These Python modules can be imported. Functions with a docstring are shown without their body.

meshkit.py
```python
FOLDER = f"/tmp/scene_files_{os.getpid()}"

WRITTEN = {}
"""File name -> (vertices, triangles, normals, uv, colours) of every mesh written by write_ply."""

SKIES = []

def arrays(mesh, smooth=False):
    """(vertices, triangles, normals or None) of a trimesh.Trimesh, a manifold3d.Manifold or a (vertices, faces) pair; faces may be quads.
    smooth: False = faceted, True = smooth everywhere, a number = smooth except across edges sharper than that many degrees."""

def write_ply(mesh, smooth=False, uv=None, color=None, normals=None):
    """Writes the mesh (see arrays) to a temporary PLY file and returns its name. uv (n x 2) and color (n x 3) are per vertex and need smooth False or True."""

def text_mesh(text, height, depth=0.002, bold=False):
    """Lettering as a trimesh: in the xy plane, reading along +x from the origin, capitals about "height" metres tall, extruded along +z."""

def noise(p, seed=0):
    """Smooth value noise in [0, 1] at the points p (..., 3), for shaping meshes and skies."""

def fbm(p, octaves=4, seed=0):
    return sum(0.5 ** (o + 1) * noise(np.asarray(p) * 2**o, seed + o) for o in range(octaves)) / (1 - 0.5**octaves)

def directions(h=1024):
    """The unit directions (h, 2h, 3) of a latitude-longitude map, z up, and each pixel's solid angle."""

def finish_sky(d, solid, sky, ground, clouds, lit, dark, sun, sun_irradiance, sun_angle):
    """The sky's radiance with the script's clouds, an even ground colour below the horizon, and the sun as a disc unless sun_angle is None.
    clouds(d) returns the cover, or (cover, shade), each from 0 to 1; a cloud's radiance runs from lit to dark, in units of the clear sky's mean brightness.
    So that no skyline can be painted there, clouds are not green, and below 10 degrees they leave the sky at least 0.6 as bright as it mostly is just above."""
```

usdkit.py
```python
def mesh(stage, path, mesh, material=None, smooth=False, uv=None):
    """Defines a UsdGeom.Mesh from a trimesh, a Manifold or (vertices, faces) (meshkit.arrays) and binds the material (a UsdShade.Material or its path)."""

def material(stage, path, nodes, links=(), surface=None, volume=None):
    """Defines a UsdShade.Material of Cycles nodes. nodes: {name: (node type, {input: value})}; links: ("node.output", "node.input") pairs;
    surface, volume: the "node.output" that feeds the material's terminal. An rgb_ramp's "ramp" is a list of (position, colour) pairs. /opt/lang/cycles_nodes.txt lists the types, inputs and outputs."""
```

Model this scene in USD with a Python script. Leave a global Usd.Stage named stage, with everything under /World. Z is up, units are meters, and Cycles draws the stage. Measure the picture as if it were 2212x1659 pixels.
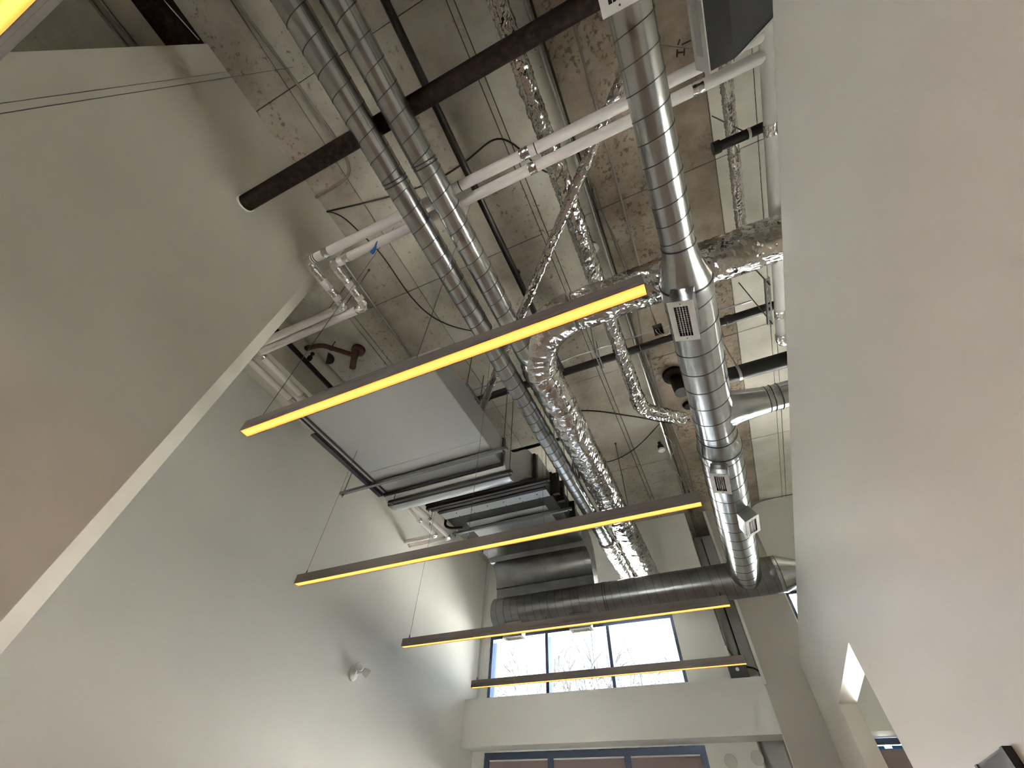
import math
import numpy as np, trimesh, usdkit, meshkit
from shapely.geometry import Polygon, box as sbox
from pxr import Usd, UsdGeom, UsdLux, UsdShade, Gf, Sdf

stage = Usd.Stage.CreateInMemory()
UsdGeom.SetStageUpAxis(stage, 'Z')
UsdGeom.SetStageMetersPerUnit(stage, 1.0)
UsdGeom.Xform.Define(stage, '/World')
UsdGeom.Scope.Define(stage, '/World/Looks')

# ------------------------------------------------------------------ camera
EXPOSURE = 2.1
cam = UsdGeom.Camera.Define(stage, '/World/camera')
cam.CreateHorizontalApertureAttr(36.0)
cam.CreateFocalLengthAttr(36.0 * 895.35 / 2212)
cam.CreateClippingRangeAttr(Gf.Vec2f(0.05, 2000.0))
cam.CreateExposureAttr(EXPOSURE)
RIGHT = (0.90919169, 0.41477575, 0.03649046)
DOWN = (-0.2938511, 0.70126637, -0.64952059)
FWD = (-0.29499492, 0.57981596, 0.75946787)
cam.AddTransformOp().Set(Gf.Matrix4d(*RIGHT, 0, *[-a for a in DOWN], 0, *[-a for a in FWD], 0, 0, 0, 1.6, 1))

# ------------------------------------------------------------------ sky
def M_(name, nodes, links, surface):
    return usdkit.material(stage, '/World/Looks/' + name, nodes, links, surface=surface)

sky_m = M_('cloudy_sky', {
    'tc': ('texture_coordinate', {}),
    'mp': ('mapping', {'scale': (1.0, 1.0, 2.2)}),
    'n': ('noise_texture', {'scale': 5.0, 'detail': 8.0, 'roughness': 0.62}),
    'r': ('rgb_ramp', {'ramp': [(0.42, (0.21, 0.26, 0.36)), (0.52, (0.27, 0.33, 0.43)), (0.60, (1.3, 1.42, 1.62)), (0.70, (2.2, 2.36, 2.65))]}),
    'b': ('background_shader', {'strength': 1.5})},
    [('tc.generated', 'mp.vector'), ('mp.vector', 'n.vector'), ('n.fac', 'r.fac'), ('r.color', 'b.color')], 'b.background')
dome = UsdLux.DomeLight.Define(stage, '/World/sky')
dome.CreateIntensityAttr(1.0)
UsdShade.MaterialBindingAPI.Apply(dome.GetPrim()).Bind(sky_m)
LAMP_STRENGTH = 1.5
sun = UsdLux.DistantLight.Define(stage, '/World/sun')
sun.CreateAngleAttr(0.6)
sun.CreateIntensityAttr(16.0)
sun.CreateNormalizeAttr(True)
sun.CreateColorAttr(Gf.Vec3f(1.0, 0.97, 0.92))
sun.AddRotateXYZOp().Set(Gf.Vec3f(28.0, 36.0, 0.0))   # shines from behind and to the right, past the side of the building, onto the ground outside

# ------------------------------------------------------------------ materials
def pbr(name, color, rough=0.5, metallic=0.0, spec=0.5, noise=None, bump=None, vary=None, coat=0.0, rough_noise=None):
    """noise: (scale, [(pos, colour)..], detail) colour ramp on object position; bump: (scale, strength, distance, detail)"""
    nodes = {'p': ('principled_bsdf', {'base_color': color, 'roughness': rough, 'metallic': metallic, 'specular_ior_level': spec, 'coat_weight': coat})}
    links = []
    if noise or bump or rough_noise:
        nodes['g'] = ('geometry', {})
    if noise:
        nodes['n'] = ('noise_texture', {'scale': noise[0], 'detail': noise[2] if len(noise) > 2 else 6.0, 'roughness': 0.62})
        nodes['r'] = ('rgb_ramp', {'ramp': noise[1]})
        links += [('g.position', 'n.vector'), ('n.fac', 'r.fac'), ('r.color', 'p.base_color')]
    if rough_noise:
        nodes['n3'] = ('noise_texture', {'scale': rough_noise[0], 'detail': 3.0})
        nodes['m3'] = ('map_range', {'from_min': 0.3, 'from_max': 0.7, 'to_min': rough_noise[1], 'to_max': rough_noise[2]})
        links += [('g.position', 'n3.vector'), ('n3.fac', 'm3.value'), ('m3.result', 'p.roughness')]
    if bump:
        nodes['n2'] = ('noise_texture', {'scale': bump[0], 'detail': bump[3] if len(bump) > 3 else 3.0})
        nodes['b'] = ('bump', {'strength': bump[1], 'distance': bump[2]})
        links += [('g.position', 'n2.vector'), ('n2.fac', 'b.height'), ('b.normal', 'p.normal')]
    return M_(name, nodes, links, 'p.BSDF')

M = {}
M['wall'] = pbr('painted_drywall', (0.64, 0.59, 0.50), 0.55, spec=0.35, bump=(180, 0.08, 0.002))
M['wall_eggshell'] = pbr('eggshell_drywall', (0.74, 0.705, 0.63), 0.42, spec=0.5, bump=(160, 0.10, 0.002))
M['wall_toned'] = pbr('toned_drywall', (0.68, 0.67, 0.615), 0.5, spec=0.4, bump=(170, 0.08, 0.002))  # same paint as the other walls; the left wall's dimmer light is in this tone
M['wall_cool'] = pbr('pale_cool_drywall', (0.85, 0.85, 0.80), 0.5, bump=(170, 0.08, 0.002))
M['taupe'] = pbr('taupe_drywall', (0.54, 0.505, 0.45), 0.6, bump=(170, 0.08, 0.002))
M['trim'] = pbr('white_trim', (0.82, 0.83, 0.80), 0.45)
M['floor'] = pbr('polished_concrete_floor', (0.58, 0.50, 0.40), 0.35, noise=(0.8, [(0.3, (0.54, 0.46, 0.36)), (0.7, (0.62, 0.54, 0.44))]))
def concrete(name, a, b, c, spots=0.40):
    return M_(name, {
        'g': ('geometry', {}),
        'n': ('noise_texture', {'scale': 1.7, 'detail': 8.0, 'roughness': 0.6}),
        'r': ('rgb_ramp', {'ramp': [(0.32, a), (0.5, b), (0.7, c)]}),
        'n2': ('noise_texture', {'scale': 16.0, 'detail': 5.0, 'roughness': 0.7}),
        'r2': ('rgb_ramp', {'ramp': [(spots - 0.05, (0.50, 0.46, 0.42)), (spots + 0.01, (1, 1, 1))]}),
        'n4': ('noise_texture', {'scale': 1.3, 'detail': 2.0}),
        'r4': ('rgb_ramp', {'ramp': [(0.42, (1, 1, 1)), (0.60, (0, 0, 0))]}),
        'mx0': ('mix', {'mix_type': 'mix', 'color2': (1, 1, 1)}),
        'mx': ('mix', {'mix_type': 'multiply', 'fac': 1.0}),
        'n3': ('noise_texture', {'scale': 55.0, 'detail': 6.0, 'roughness': 0.7}),
        'bp': ('bump', {'strength': 0.5, 'distance': 0.006}),
        'p': ('principled_bsdf', {'roughness': 0.82, 'specular_ior_level': 0.25})},
        [('g.position', 'n.vector'), ('g.position', 'n2.vector'), ('g.position', 'n3.vector'), ('g.position', 'n4.vector'), ('n.fac', 'r.fac'), ('n2.fac', 'r2.fac'),
         ('n4.fac', 'r4.fac'), ('r4.color', 'mx0.fac'), ('r2.color', 'mx0.color1'),
         ('r.color', 'mx.color1'), ('mx0.color', 'mx.color2'), ('mx.color', 'p.base_color'), ('n3.fac', 'bp.height'), ('bp.normal', 'p.normal')], 'p.BSDF')
M['concrete_a'] = concrete('board_formed_concrete', (0.400, 0.360, 0.296), (0.544, 0.504, 0.424), (0.656, 0.616, 0.528))
M['concrete_b'] = concrete('board_formed_concrete_warm', (0.357, 0.310, 0.248), (0.496, 0.442, 0.364), (0.605, 0.558, 0.473), 0.42)
M['concrete_rough'] = concrete('spalled_rough_concrete', (0.240, 0.188, 0.135), (0.375, 0.307, 0.232), (0.510, 0.450, 0.360), 0.46)
M['concrete_light'] = concrete('smooth_light_concrete', (0.655, 0.624, 0.530), (0.764, 0.733, 0.640), (0.874, 0.842, 0.749), 0.30)
M['joint'] = pbr('dark_joint', (0.10, 0.085, 0.065), 0.9)
M['chalk'] = pbr('dark_chalk_mark', (0.05, 0.04, 0.03), 0.9)
M['galv'] = pbr('galvanised_steel', (0.50, 0.515, 0.52), 0.24, metallic=1.0, rough_noise=(3, 0.19, 0.23))
M['galv_dark'] = pbr('galvanised_dull_steel', (0.27, 0.275, 0.28), 0.3, metallic=1.0, rough_noise=(3, 0.27, 0.31))
M['galv_sheet'] = pbr('galvanised_flat_sheet', (0.62, 0.635, 0.65), 0.36, metallic=1.0, bump=(1.3, 0.22, 0.05, 0.5))
M['galv_bright'] = pbr('galvanised_bright_sheet', (0.56, 0.58, 0.59), 0.34, metallic=1.0)
M['seam'] = pbr('spiral_lock_seam', (0.05, 0.052, 0.055), 0.5, metallic=0.6)
M['foil'] = pbr('aluminium_foil_wrap', (0.66, 0.64, 0.625), 0.13, metallic=1.0, bump=(10, 0.40, 0.04, 2.0))
M['foil_tape'] = pbr('crumpled_foil_tape', (0.76, 0.75, 0.74), 0.15, metallic=1.0, bump=(22, 0.7, 0.02, 2.0))
M['jacket'] = pbr('white_pvc_pipe_jacket', (0.80, 0.755, 0.72), 0.5)
M['jacket_bright'] = pbr('grey_white_pipe_jacket', (0.72, 0.70, 0.68), 0.5)
M['rust'] = pbr('rusty_dark_steel_pipe', (0.06, 0.035, 0.025), 0.75, spec=0.2, metallic=0.0, noise=(22, [(0.35, (0.008, 0.005, 0.004)), (0.55, (0.022, 0.012, 0.009)), (0.72, (0.055, 0.030, 0.022))]), bump=(60, 0.4, 0.004))
M['rust_brown'] = pbr('red_brown_primer', (0.13, 0.055, 0.032), 0.5, noise=(25, [(0.35, (0.075, 0.03, 0.02)), (0.65, (0.17, 0.075, 0.045))]))
M['black'] = pbr('black_steel', (0.014, 0.013, 0.012), 0.42)
M['black_iron'] = pbr('cast_iron_black', (0.011, 0.010, 0.010), 0.5)
M['dark'] = pbr('dark_casing', (0.03, 0.03, 0.03), 0.45)
M['strut'] = pbr('strut_steel', (0.34, 0.34, 0.34), 0.42, metallic=1.0)
M['strut_dark'] = pbr('dark_strut_steel', (0.12, 0.12, 0.12), 0.45, metallic=0.8)
M['rod'] = pbr('threaded_rod', (0.22, 0.22, 0.22), 0.45, metallic=0.9)
M['emt'] = pbr('conduit_steel', (0.55, 0.55, 0.54), 0.3, metallic=1.0)
M['emt_dull'] = pbr('dull_conduit', (0.30, 0.27, 0.23), 0.55, metallic=0.3)
M['cable'] = pbr('dark_cable', (0.03, 0.026, 0.022), 0.6)
M['cable_grey'] = pbr('grey_cable', (0.24, 0.21, 0.18), 0.6)
M['cable_white'] = pbr('pale_cable', (0.5, 0.48, 0.45), 0.6)
M['register'] = pbr('register_paint', (0.66, 0.63, 0.60), 0.45)
M['lamp_body'] = pbr('lamp_housing_paint', (0.17, 0.145, 0.128), 0.42)
M['frame'] = pbr('dark_window_frame', (0.11, 0.14, 0.21), 0.25, metallic=0.9)
M['blind'] = M_('taupe_roller_blind', {'d': ('diffuse_bsdf', {'color': (0.22, 0.18, 0.175)}), 't': ('translucent_bsdf', {'color': (0.07, 0.058, 0.055)}), 'a': ('add_closure', {})}, [('d.BSDF', 'a.closure1'), ('t.BSDF', 'a.closure2')], 'a.closure')
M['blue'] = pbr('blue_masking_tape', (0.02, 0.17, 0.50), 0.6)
M['plastic_white'] = pbr('white_plastic', (0.80, 0.80, 0.77), 0.4)
M['plastic_clear'] = pbr('lens_plastic', (0.75, 0.74, 0.72), 0.15)
M['grey_box'] = pbr('grey_metal_box', (0.10, 0.105, 0.11), 0.4, metallic=0.3)
M['screen'] = pbr('grey_screen', (0.085, 0.08, 0.075), 0.3)
M['bark'] = pbr('bare_bark', (0.022, 0.022, 0.026), 0.9)
M['ground'] = pbr('outdoor_ground', (0.66, 0.645, 0.61), 0.9)
M['glass'] = M_('window_glass', {'f': ('fresnel', {'IOR': 1.45}), 't': ('transparent_bsdf', {'color': (0.93, 0.96, 0.97)}), 'g': ('glossy_bsdf', {'roughness': 0.0}), 'm': ('mix_closure', {})},
                [('f.fac', 'm.fac'), ('t.BSDF', 'm.closure1'), ('g.BSDF', 'm.closure2')], 'm.closure')
M['lamp_glow'] = M_('warm_led_diffuser', {'tc': ('texture_coordinate', {}), 's': ('separate_xyz', {}), 'a': ('math', {'math_type': 'absolute'}),
    'r': ('map_range', {'range_type': 'smoothstep', 'from_min': 0.004, 'from_max': 0.026, 'to_min': LAMP_STRENGTH, 'to_max': LAMP_STRENGTH * 0.5}),
    'e': ('emission', {'color': (1.0, 0.215, 0.038), 'strength': LAMP_STRENGTH})},
    [('tc.object', 's.vector'), ('s.y', 'a.value1'), ('a.value', 'r.value'), ('r.result', 'e.strength')], 'e.emission')

# ------------------------------------------------------------------ helpers
_names, _loc, _local = set(), {}, {}
def numbered(parent, name):
    p, k = f'{parent}/{name}', 0
    while p in _names:
        k += 1
        p = f'{parent}/{name}_{k:03d}'
    _names.add(p)
    return p

def tag(prim, label=None, cat=None, group=None, kind=None):
    for k, v in (('label', label), ('category', cat), ('group', group), ('kind', kind)):
        if v:
            prim.SetCustomDataByKey(k, v)

def thing(name, label, cat, loc=(0, 0, 0), group=None, kind=None, rot=None, local=False):
    """An Xform at the thing's base. Parts are given in world coordinates unless local (or turned by rot, degrees about x, y, z)."""
    path = numbered('/World', name)
    x = UsdGeom.Xform.Define(stage, path)
    x.AddTranslateOp().Set(Gf.Vec3d(*map(float, loc)))
    if rot:
        x.AddRotateXYZOp().Set(Gf.Vec3f(*map(float, rot)))
    _loc[path] = np.zeros(3) if (local or rot) else np.array(loc, float)
    tag(x.GetPrim(), label, cat, group, kind)
    return path

def part(parent, name, mesh, mat, label=None, smooth=35, kind=None):
    path = numbered(parent, name)
    top = '/'.join(path.split('/')[:3])
    v, f, n = meshkit.arrays(mesh, True if mat == 'foil' else smooth)
    mm = usdkit.mesh(stage, path, trimesh.Trimesh(v - _loc.get(top, 0), f, process=False), M[mat])
    if n is not None:
        mm.CreateNormalsAttr([Gf.Vec3f(*map(float, a)) for a in n]); mm.SetNormalsInterpolation('vertex')
    tag(mm.GetPrim(), label, kind=kind)
    return path

def solo(name, mesh, mat, label, cat, group=None, kind=None, smooth=35):
    path = numbered('/World', name)
    mm = usdkit.mesh(stage, path, mesh, M[mat], smooth=smooth)
    tag(mm.GetPrim(), label, cat, group, kind)
    return path

def dup(path, name, label, loc, rot=None, group=None):
    was = stage.GetPrimAtPath(path).GetCustomData()
    new = numbered('/World', name)
    x = UsdGeom.Xform.Define(stage, new)
    x.GetPrim().GetReferences().AddInternalReference(path)
    x.GetPrim().SetInstanceable(True)
    x.ClearXformOpOrder()
    x.AddTranslateOp().Set(Gf.Vec3d(*map(float, loc)))
    if rot:
        x.AddRotateXYZOp().Set(Gf.Vec3f(*map(float, rot)))
    tag(x.GetPrim(), label, was['category'], group or was.get('group'))
    return new

cat_ = trimesh.util.concatenate
def bx(x0, x1, y0, y1, z0, z1):
    b = trimesh.creation.box((abs(x1 - x0), abs(y1 - y0), abs(z1 - z0)))
    b.apply_translation(((x0 + x1) / 2, (y0 + y1) / 2, (z0 + z1) / 2))
    return b

def cbx(x0, x1, y0, y1, z0, z1, c=0.004):
    """box with chamfered edges"""
    p = []
    for sx, ax, ox in ((x0, 1, x1), (x1, -1, x0)):
        for sy, ay, oy in ((y0, 1, y1), (y1, -1, y0)):
            for sz, az, oz in ((z0, 1, z1), (z1, -1, z0)):
                p += [(sx + ax * c, sy, sz), (sx, sy + ay * c, sz), (sx, sy, sz + az * c)]
    p = np.array(p)
    q = np.vstack([p + d for d in ((0, 0, 0),)])
    # push each point inward along the two other axes as well
    out = []
    for sx, ax in ((x0, 1), (x1, -1)):
        for sy, ay in ((y0, 1), (y1, -1)):
            for sz, az in ((z0, 1), (z1, -1)):
                out += [(sx, sy + ay * c, sz + az * c), (sx + ax * c, sy, sz + az * c), (sx + ax * c, sy + ay * c, sz)]
    return trimesh.convex.convex_hull(np.array(out))

def hull(pts):
    return trimesh.convex.convex_hull(np.array(pts, float))

def frames(P, closed=False):
    P = np.asarray(P, float)
    T = np.gradient(P, axis=0)
    T /= np.linalg.norm(T, axis=1)[:, None]
    a = np.array([0, 0, 1.0]) if abs(T[0, 2]) < 0.9 else np.array([1.0, 0, 0])
    U = np.zeros_like(P)
    u = a - T[0] * (a @ T[0]); u /= np.linalg.norm(u)
    for i in range(len(P)):
        u = u - T[i] * (u @ T[i]); u /= np.linalg.norm(u)
        U[i] = u
    return T, U, np.cross(T, U)

def sweep(P, r, n=16, cap=True, noise=None):
    """tube along points P; r: number, (len,) or a function (i, angles) -> radii"""
    P = np.asarray(P, float)
    T, U, V = frames(P)
    a = np.linspace(0, 2 * np.pi, n, endpoint=False)
    R = np.broadcast_to(np.asarray(r, float).reshape(-1, 1) if np.ndim(r) == 1 else (r if np.ndim(r) == 2 else np.full((1, 1), r)), (len(P), n))
    X = P[:, None] + R[..., None] * (np.cos(a)[None, :, None] * U[:, None] + np.sin(a)[None, :, None] * V[:, None])
    if noise is not None:
        X = P[:, None] + (R * (1 + 0) + noise(X))[..., None] * (np.cos(a)[None, :, None] * U[:, None] + np.sin(a)[None, :, None] * V[:, None])
    k = len(P)
    i = np.arange(k - 1)[:, None] * n
    j = np.arange(n)[None]
    j2 = (j + 1) % n
    q = np.stack([i + j, i + j2, i + n + j2, i + n + j], -1).reshape(-1, 4)
    f = np.vstack([q[:, [0, 1, 2]], q[:, [0, 2, 3]]])
    v = X.reshape(-1, 3)
    if cap:
        v = np.vstack([v, P[0], P[-1]])
        c0, c1 = len(v) - 2, len(v) - 1
        j = np.arange(n); j2 = (j + 1) % n
        f = np.vstack([f, np.stack([np.full(n, c0), j2, j], 1), np.stack([np.full(n, c1), (k - 1) * n + j, (k - 1) * n + j2], 1)])
    return trimesh.Trimesh(v, f, process=False)

def line(a, b, r, n=12):
    return sweep([a, (np.array(a, float) + b) / 2, b], r, n)

def bend(pts, R, k=8):
    """polyline with rounded corners of radius R"""
    pts = [np.array(p, float) for p in pts]
    out = [pts[0]]
    for a, b, c in zip(pts, pts[1:], pts[2:]):
        u, w = (a - b), (c - b)
        lu, lw = np.linalg.norm(u), np.linalg.norm(w)
        u /= lu; w /= lw
        d = min(R, lu * .49, lw * .49)
        p0, p2 = b + u * d, b + w * d
        for t in np.linspace(0, 1, k):
            out.append((1 - t) ** 2 * p0 + 2 * t * (1 - t) * b + t * t * p2)
    out.append(pts[-1])
    return np.array(out)

def spline(pts, k=10):
    from scipy.interpolate import CubicSpline
    pts = np.array(pts, float)
    d = np.r_[0, np.cumsum(np.linalg.norm(np.diff(pts, axis=0), axis=1))]
    t = np.linspace(0, d[-1], (len(pts) - 1) * k + 1)
    return CubicSpline(d, pts)(t)

def resample(P, step):
    P = np.array(P, float)
    d = np.r_[0, np.cumsum(np.linalg.norm(np.diff(P, axis=0), axis=1))]
    t = np.linspace(0, d[-1], max(2, int(d[-1] / step) + 1))
    return np.stack([np.interp(t, d, P[:, k]) for k in range(3)], 1)

def lathe(axis, c, prof, n=48):
    """prof: [(position along axis, radius)]; axis 'x' or 'y'; c = the two other coordinates"""
    P = np.array([(s, c[0], c[1]) if axis == 'x' else (c[0], s, c[1]) if axis == 'y' else (c[0], c[1], s) for s, _ in prof], float)
    a = np.linspace(0, 2 * np.pi, n, endpoint=False)
    u, w = {'x': ((0, 1, 0), (0, 0, 1)), 'y': ((0, 0, 1), (1, 0, 0)), 'z': ((1, 0, 0), (0, 1, 0))}[axis]
    u, w = np.array(u, float), np.array(w, float)
    R = np.array([r for _, r in prof])
    X = P[:, None] + R[:, None, None] * (np.cos(a)[None, :, None] * u + np.sin(a)[None, :, None] * w)
    k = len(P)
    i = np.arange(k - 1)[:, None] * n
    j = np.arange(n)[None]; j2 = (j + 1) % n
    q = np.stack([i + j, i + j2, i + n + j2, i + n + j], -1).reshape(-1, 4)
    return trimesh.Trimesh(X.reshape(-1, 3), np.vstack([q[:, [0, 1, 2]], q[:, [0, 2, 3]]]), process=False)

def helix(axis, c, s0, s1, r, pitch, hand=1, phase=0.0, w=0.0055, h=0.003, per=40):
    """the raised lock seam of a spiral duct"""
    turns = (s1 - s0) / pitch
    t = np.linspace(0, 1, int(abs(turns) * per) + 2)
    s = s0 + (s1 - s0) * t
    a = phase + hand * 2 * np.pi * turns * t
    u, wv, ax = {'x': ((0, 1, 0), (0, 0, 1), (1, 0, 0)), 'y': ((0, 0, 1), (1, 0, 0), (0, 1, 0))}[axis]
    u, wv, ax = map(lambda q: np.array(q, float), (u, wv, ax))
    base = np.array([(q, c[0], c[1]) if axis == 'x' else (c[0], q, c[1]) for q in s])
    rad = np.cos(a)[:, None] * u + np.sin(a)[:, None] * wv
    prof = [(-w / 2, -0.002), (-w / 2, h), (w / 2, h), (w / 2, -0.002)]
    X = np.stack([base + (r + hh) * rad + ww * ax for ww, hh in prof], 1)
    k, n = len(s), 4
    i = np.arange(k - 1)[:, None] * n
    j = np.arange(n)[None]; j2 = (j + 1) % n
    q = np.stack([i + j, i + j2, i + n + j2, i + n + j], -1).reshape(-1, 4)
    return trimesh.Trimesh(X.reshape(-1, 3), np.vstack([q[:, [0, 1, 2]], q[:, [0, 2, 3]]]), process=False)

def prism(poly, axis, a0, a1):
    """extrude a 2-D polygon: axis 'x' -> (y, z) points, 'y' -> (x, z), 'z' -> (x, y)"""
    g = poly if isinstance(poly, Polygon) else Polygon(poly)
    m = trimesh.creation.extrude_polygon(g, abs(a1 - a0), engine='earcut')
    v = np.array(m.vertices)
    lo = min(a0, a1)
    if axis == 'x':
        w = np.stack([v[:, 2] + lo, v[:, 0], v[:, 1]], 1); f = m.faces
    elif axis == 'y':
        w = np.stack([v[:, 0], v[:, 2] + lo, v[:, 1]], 1); f = m.faces[:, ::-1]
    else:
        w = np.stack([v[:, 0], v[:, 1], v[:, 2] + lo], 1); f = m.faces
    return trimesh.Trimesh(w, f, process=False)

def foil_noise(amp, seed, ridges=1.0, scale=(14, 14, 14)):
    sc = np.array(scale, float)
    def f(X):
        a = meshkit.fbm(X * sc, 3, seed)
        b = 1 - np.abs(2 * meshkit.noise(X * sc * 2.3 + 7, seed + 5) - 1)
        return amp * ((a - 0.5) * 1.2 + ridges * (b ** 3) * 0.6)
    return f

def foil_tube(P, r, amp, seed, step=0.02, n=44, scale=(14, 14, 14), ridges=1.0):
    return sweep(resample(P, step), r, n, noise=foil_noise(amp, seed, ridges, scale))

def ring(axis, c, s, r, w, t=0.004, n=40):
    """a collar or tape band around a round duct"""
    return lathe(axis, c, [(s - w / 2, r - .002), (s - w / 2, r + t), (s + w / 2, r + t), (s + w / 2, r - .002)], n)

H = 6.69

# ------------------------------------------------------------------ the setting
def st(name, mesh, mat, label=None, cat=None, smooth=False):
    return solo(name, mesh, mat, label, cat, kind='structure', smooth=smooth)

st('floor', bx(-7.2, 4.7, -6.2, 9.9, -0.2, 0), 'floor', 'pale concrete floor of the double height room', 'floor')

# ceiling: formwork panels with recessed joints under a slab
ceil = thing('ceiling', 'board formed concrete ceiling high overhead', 'ceiling', (0, 0, H), kind='structure')
part(ceil, 'slab', bx(-7.2, 4.7, -6.2, 9.9, H + 0.014, H + 0.25), 'joint', smooth=False)
cols = [(-7.2, -6.0, 'a'), (-6.0, -4.8, 'b'), (-4.8, -3.64, 'a'), (-3.64, -3.55, 's'), (-3.55, -2.44, 'b'), (-2.44, -1.52, 'a'), (-1.52, -0.632, 'b'), (-0.632, -0.562, 's'),
        (-0.562, 0.03, 'a'), (0.03, 1.40, 'r'), (1.40, 1.83, 'l'), (1.83, 1.90, 'l'), (1.90, 3.0, 'l'), (3.0, 4.7, 'l')]
rows = [-6.2, -5.46, -3.04, -0.60, 1.82, 4.26, 6.70, 9.9]
key = {'a': 'concrete_a', 'b': 'concrete_b', 'r': 'concrete_rough', 'l': 'concrete_light', 's': 'concrete_b'}
rng = np.random.default_rng(4)
for x0, x1, k in cols:
    off = 0.0 if k in 'ab' else 0.9
    if k in 's':
        part(ceil, 'grout_strip', bx(x0 + .007, x1 - .007, -6.2, 9.9, H + 0.004, H + 0.02), 'concrete_b', smooth=False)
        continue
    for y0, y1 in zip(rows, rows[1:]):
        d = rng.uniform(0, 0.004)
        part(ceil, 'panel', cbx(x0 + .004, x1 - .004, max(-6.2, y0 + .004), min(9.9, y1 - .004), H + d * (k != 'l'), H + 0.02, 0.003), key[k], smooth=False)
def mark(p, q, w=0.012):
    p, q = np.array(p, float), np.array(q, float)
    d = (q - p) / np.linalg.norm(q - p); nrm = np.array([-d[1], d[0]]) * w / 2
    v = [(*(p + nrm), z) for z in (H - .002, H + .006)] + [(*(p - nrm), z) for z in (H - .002, H + .006)] + [(*(q + nrm), z) for z in (H - .002, H + .006)] + [(*(q - nrm), z) for z in (H - .002, H + .006)]
    return hull(v)
part(ceil, 'layout_mark', cat_([mark((1.196, 0.701), (1.181, 0.760)), mark((1.257, 0.725), (1.244, 0.776)), mark((1.192, 0.728), (1.248, 0.749)),
                                mark((1.231, 0.637), (1.206, 0.673)), mark((1.241, 0.685), (1.322, 0.687))]), 'chalk', smooth=False)

# near left wall block with a chamfered far corner, one vertical control joint near its near end
nl = Polygon([(-2.9, -1.21), (-2.9, 0.86), (-3.03, 0.99), (-5.2, 0.99), (-5.2, -1.21)])
wl = thing('wall_left', 'near left wall, grey painted drywall block with an angled far corner', 'wall', (-4.0, 0, 0), kind='structure')
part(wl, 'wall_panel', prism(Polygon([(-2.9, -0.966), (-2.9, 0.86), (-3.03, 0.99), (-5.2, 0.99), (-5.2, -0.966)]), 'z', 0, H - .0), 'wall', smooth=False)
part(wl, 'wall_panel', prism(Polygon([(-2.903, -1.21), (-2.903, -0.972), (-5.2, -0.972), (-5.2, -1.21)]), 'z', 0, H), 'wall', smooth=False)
st('wall_left', bx(-5.3, -5.08, 0.99, 9.9, 0, H), 'wall_toned', 'tall recessed left wall running to the back windows', 'wall')
st('trim', bx(-5.08, -4.5, 0.99, 4.55, 6.0, H), 'wall', 'drywall soffit along the top of the left wall above the white pipes', 'soffit')
st('wall_left', bx(-7.2, -7.0, -6.2, -1.21, 0, H), 'wall', 'outer left wall far behind the near block', 'wall')
st('wall_left', bx(-7.2, -5.2, -1.21, -1.0, 0, H), 'wall', 'return wall behind the near left block', 'wall')

# right wall: a partial-height wall with an opening
op = Polygon([(-6.2, 0), (8.73, 0), (8.73, 3.87), (-6.2, 3.87)]).difference(sbox(4.69, -0.1, 6.71, 2.93))
st('wall_right', prism(op, 'x', 0.90, 1.08), 'wall_eggshell', 'partial height right wall with a tall doorway opening', 'wall')
so = Polygon([(-6.2, 0), (9.9, 0), (9.9, H), (-6.2, H)]).difference(sbox(2.0, 0.3, 3.5, 3.3))
st('wall_right', prism(so, 'x', 4.5, 4.7), 'wall', 'outer wall of the side room with an opening for the added window', 'wall')

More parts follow.
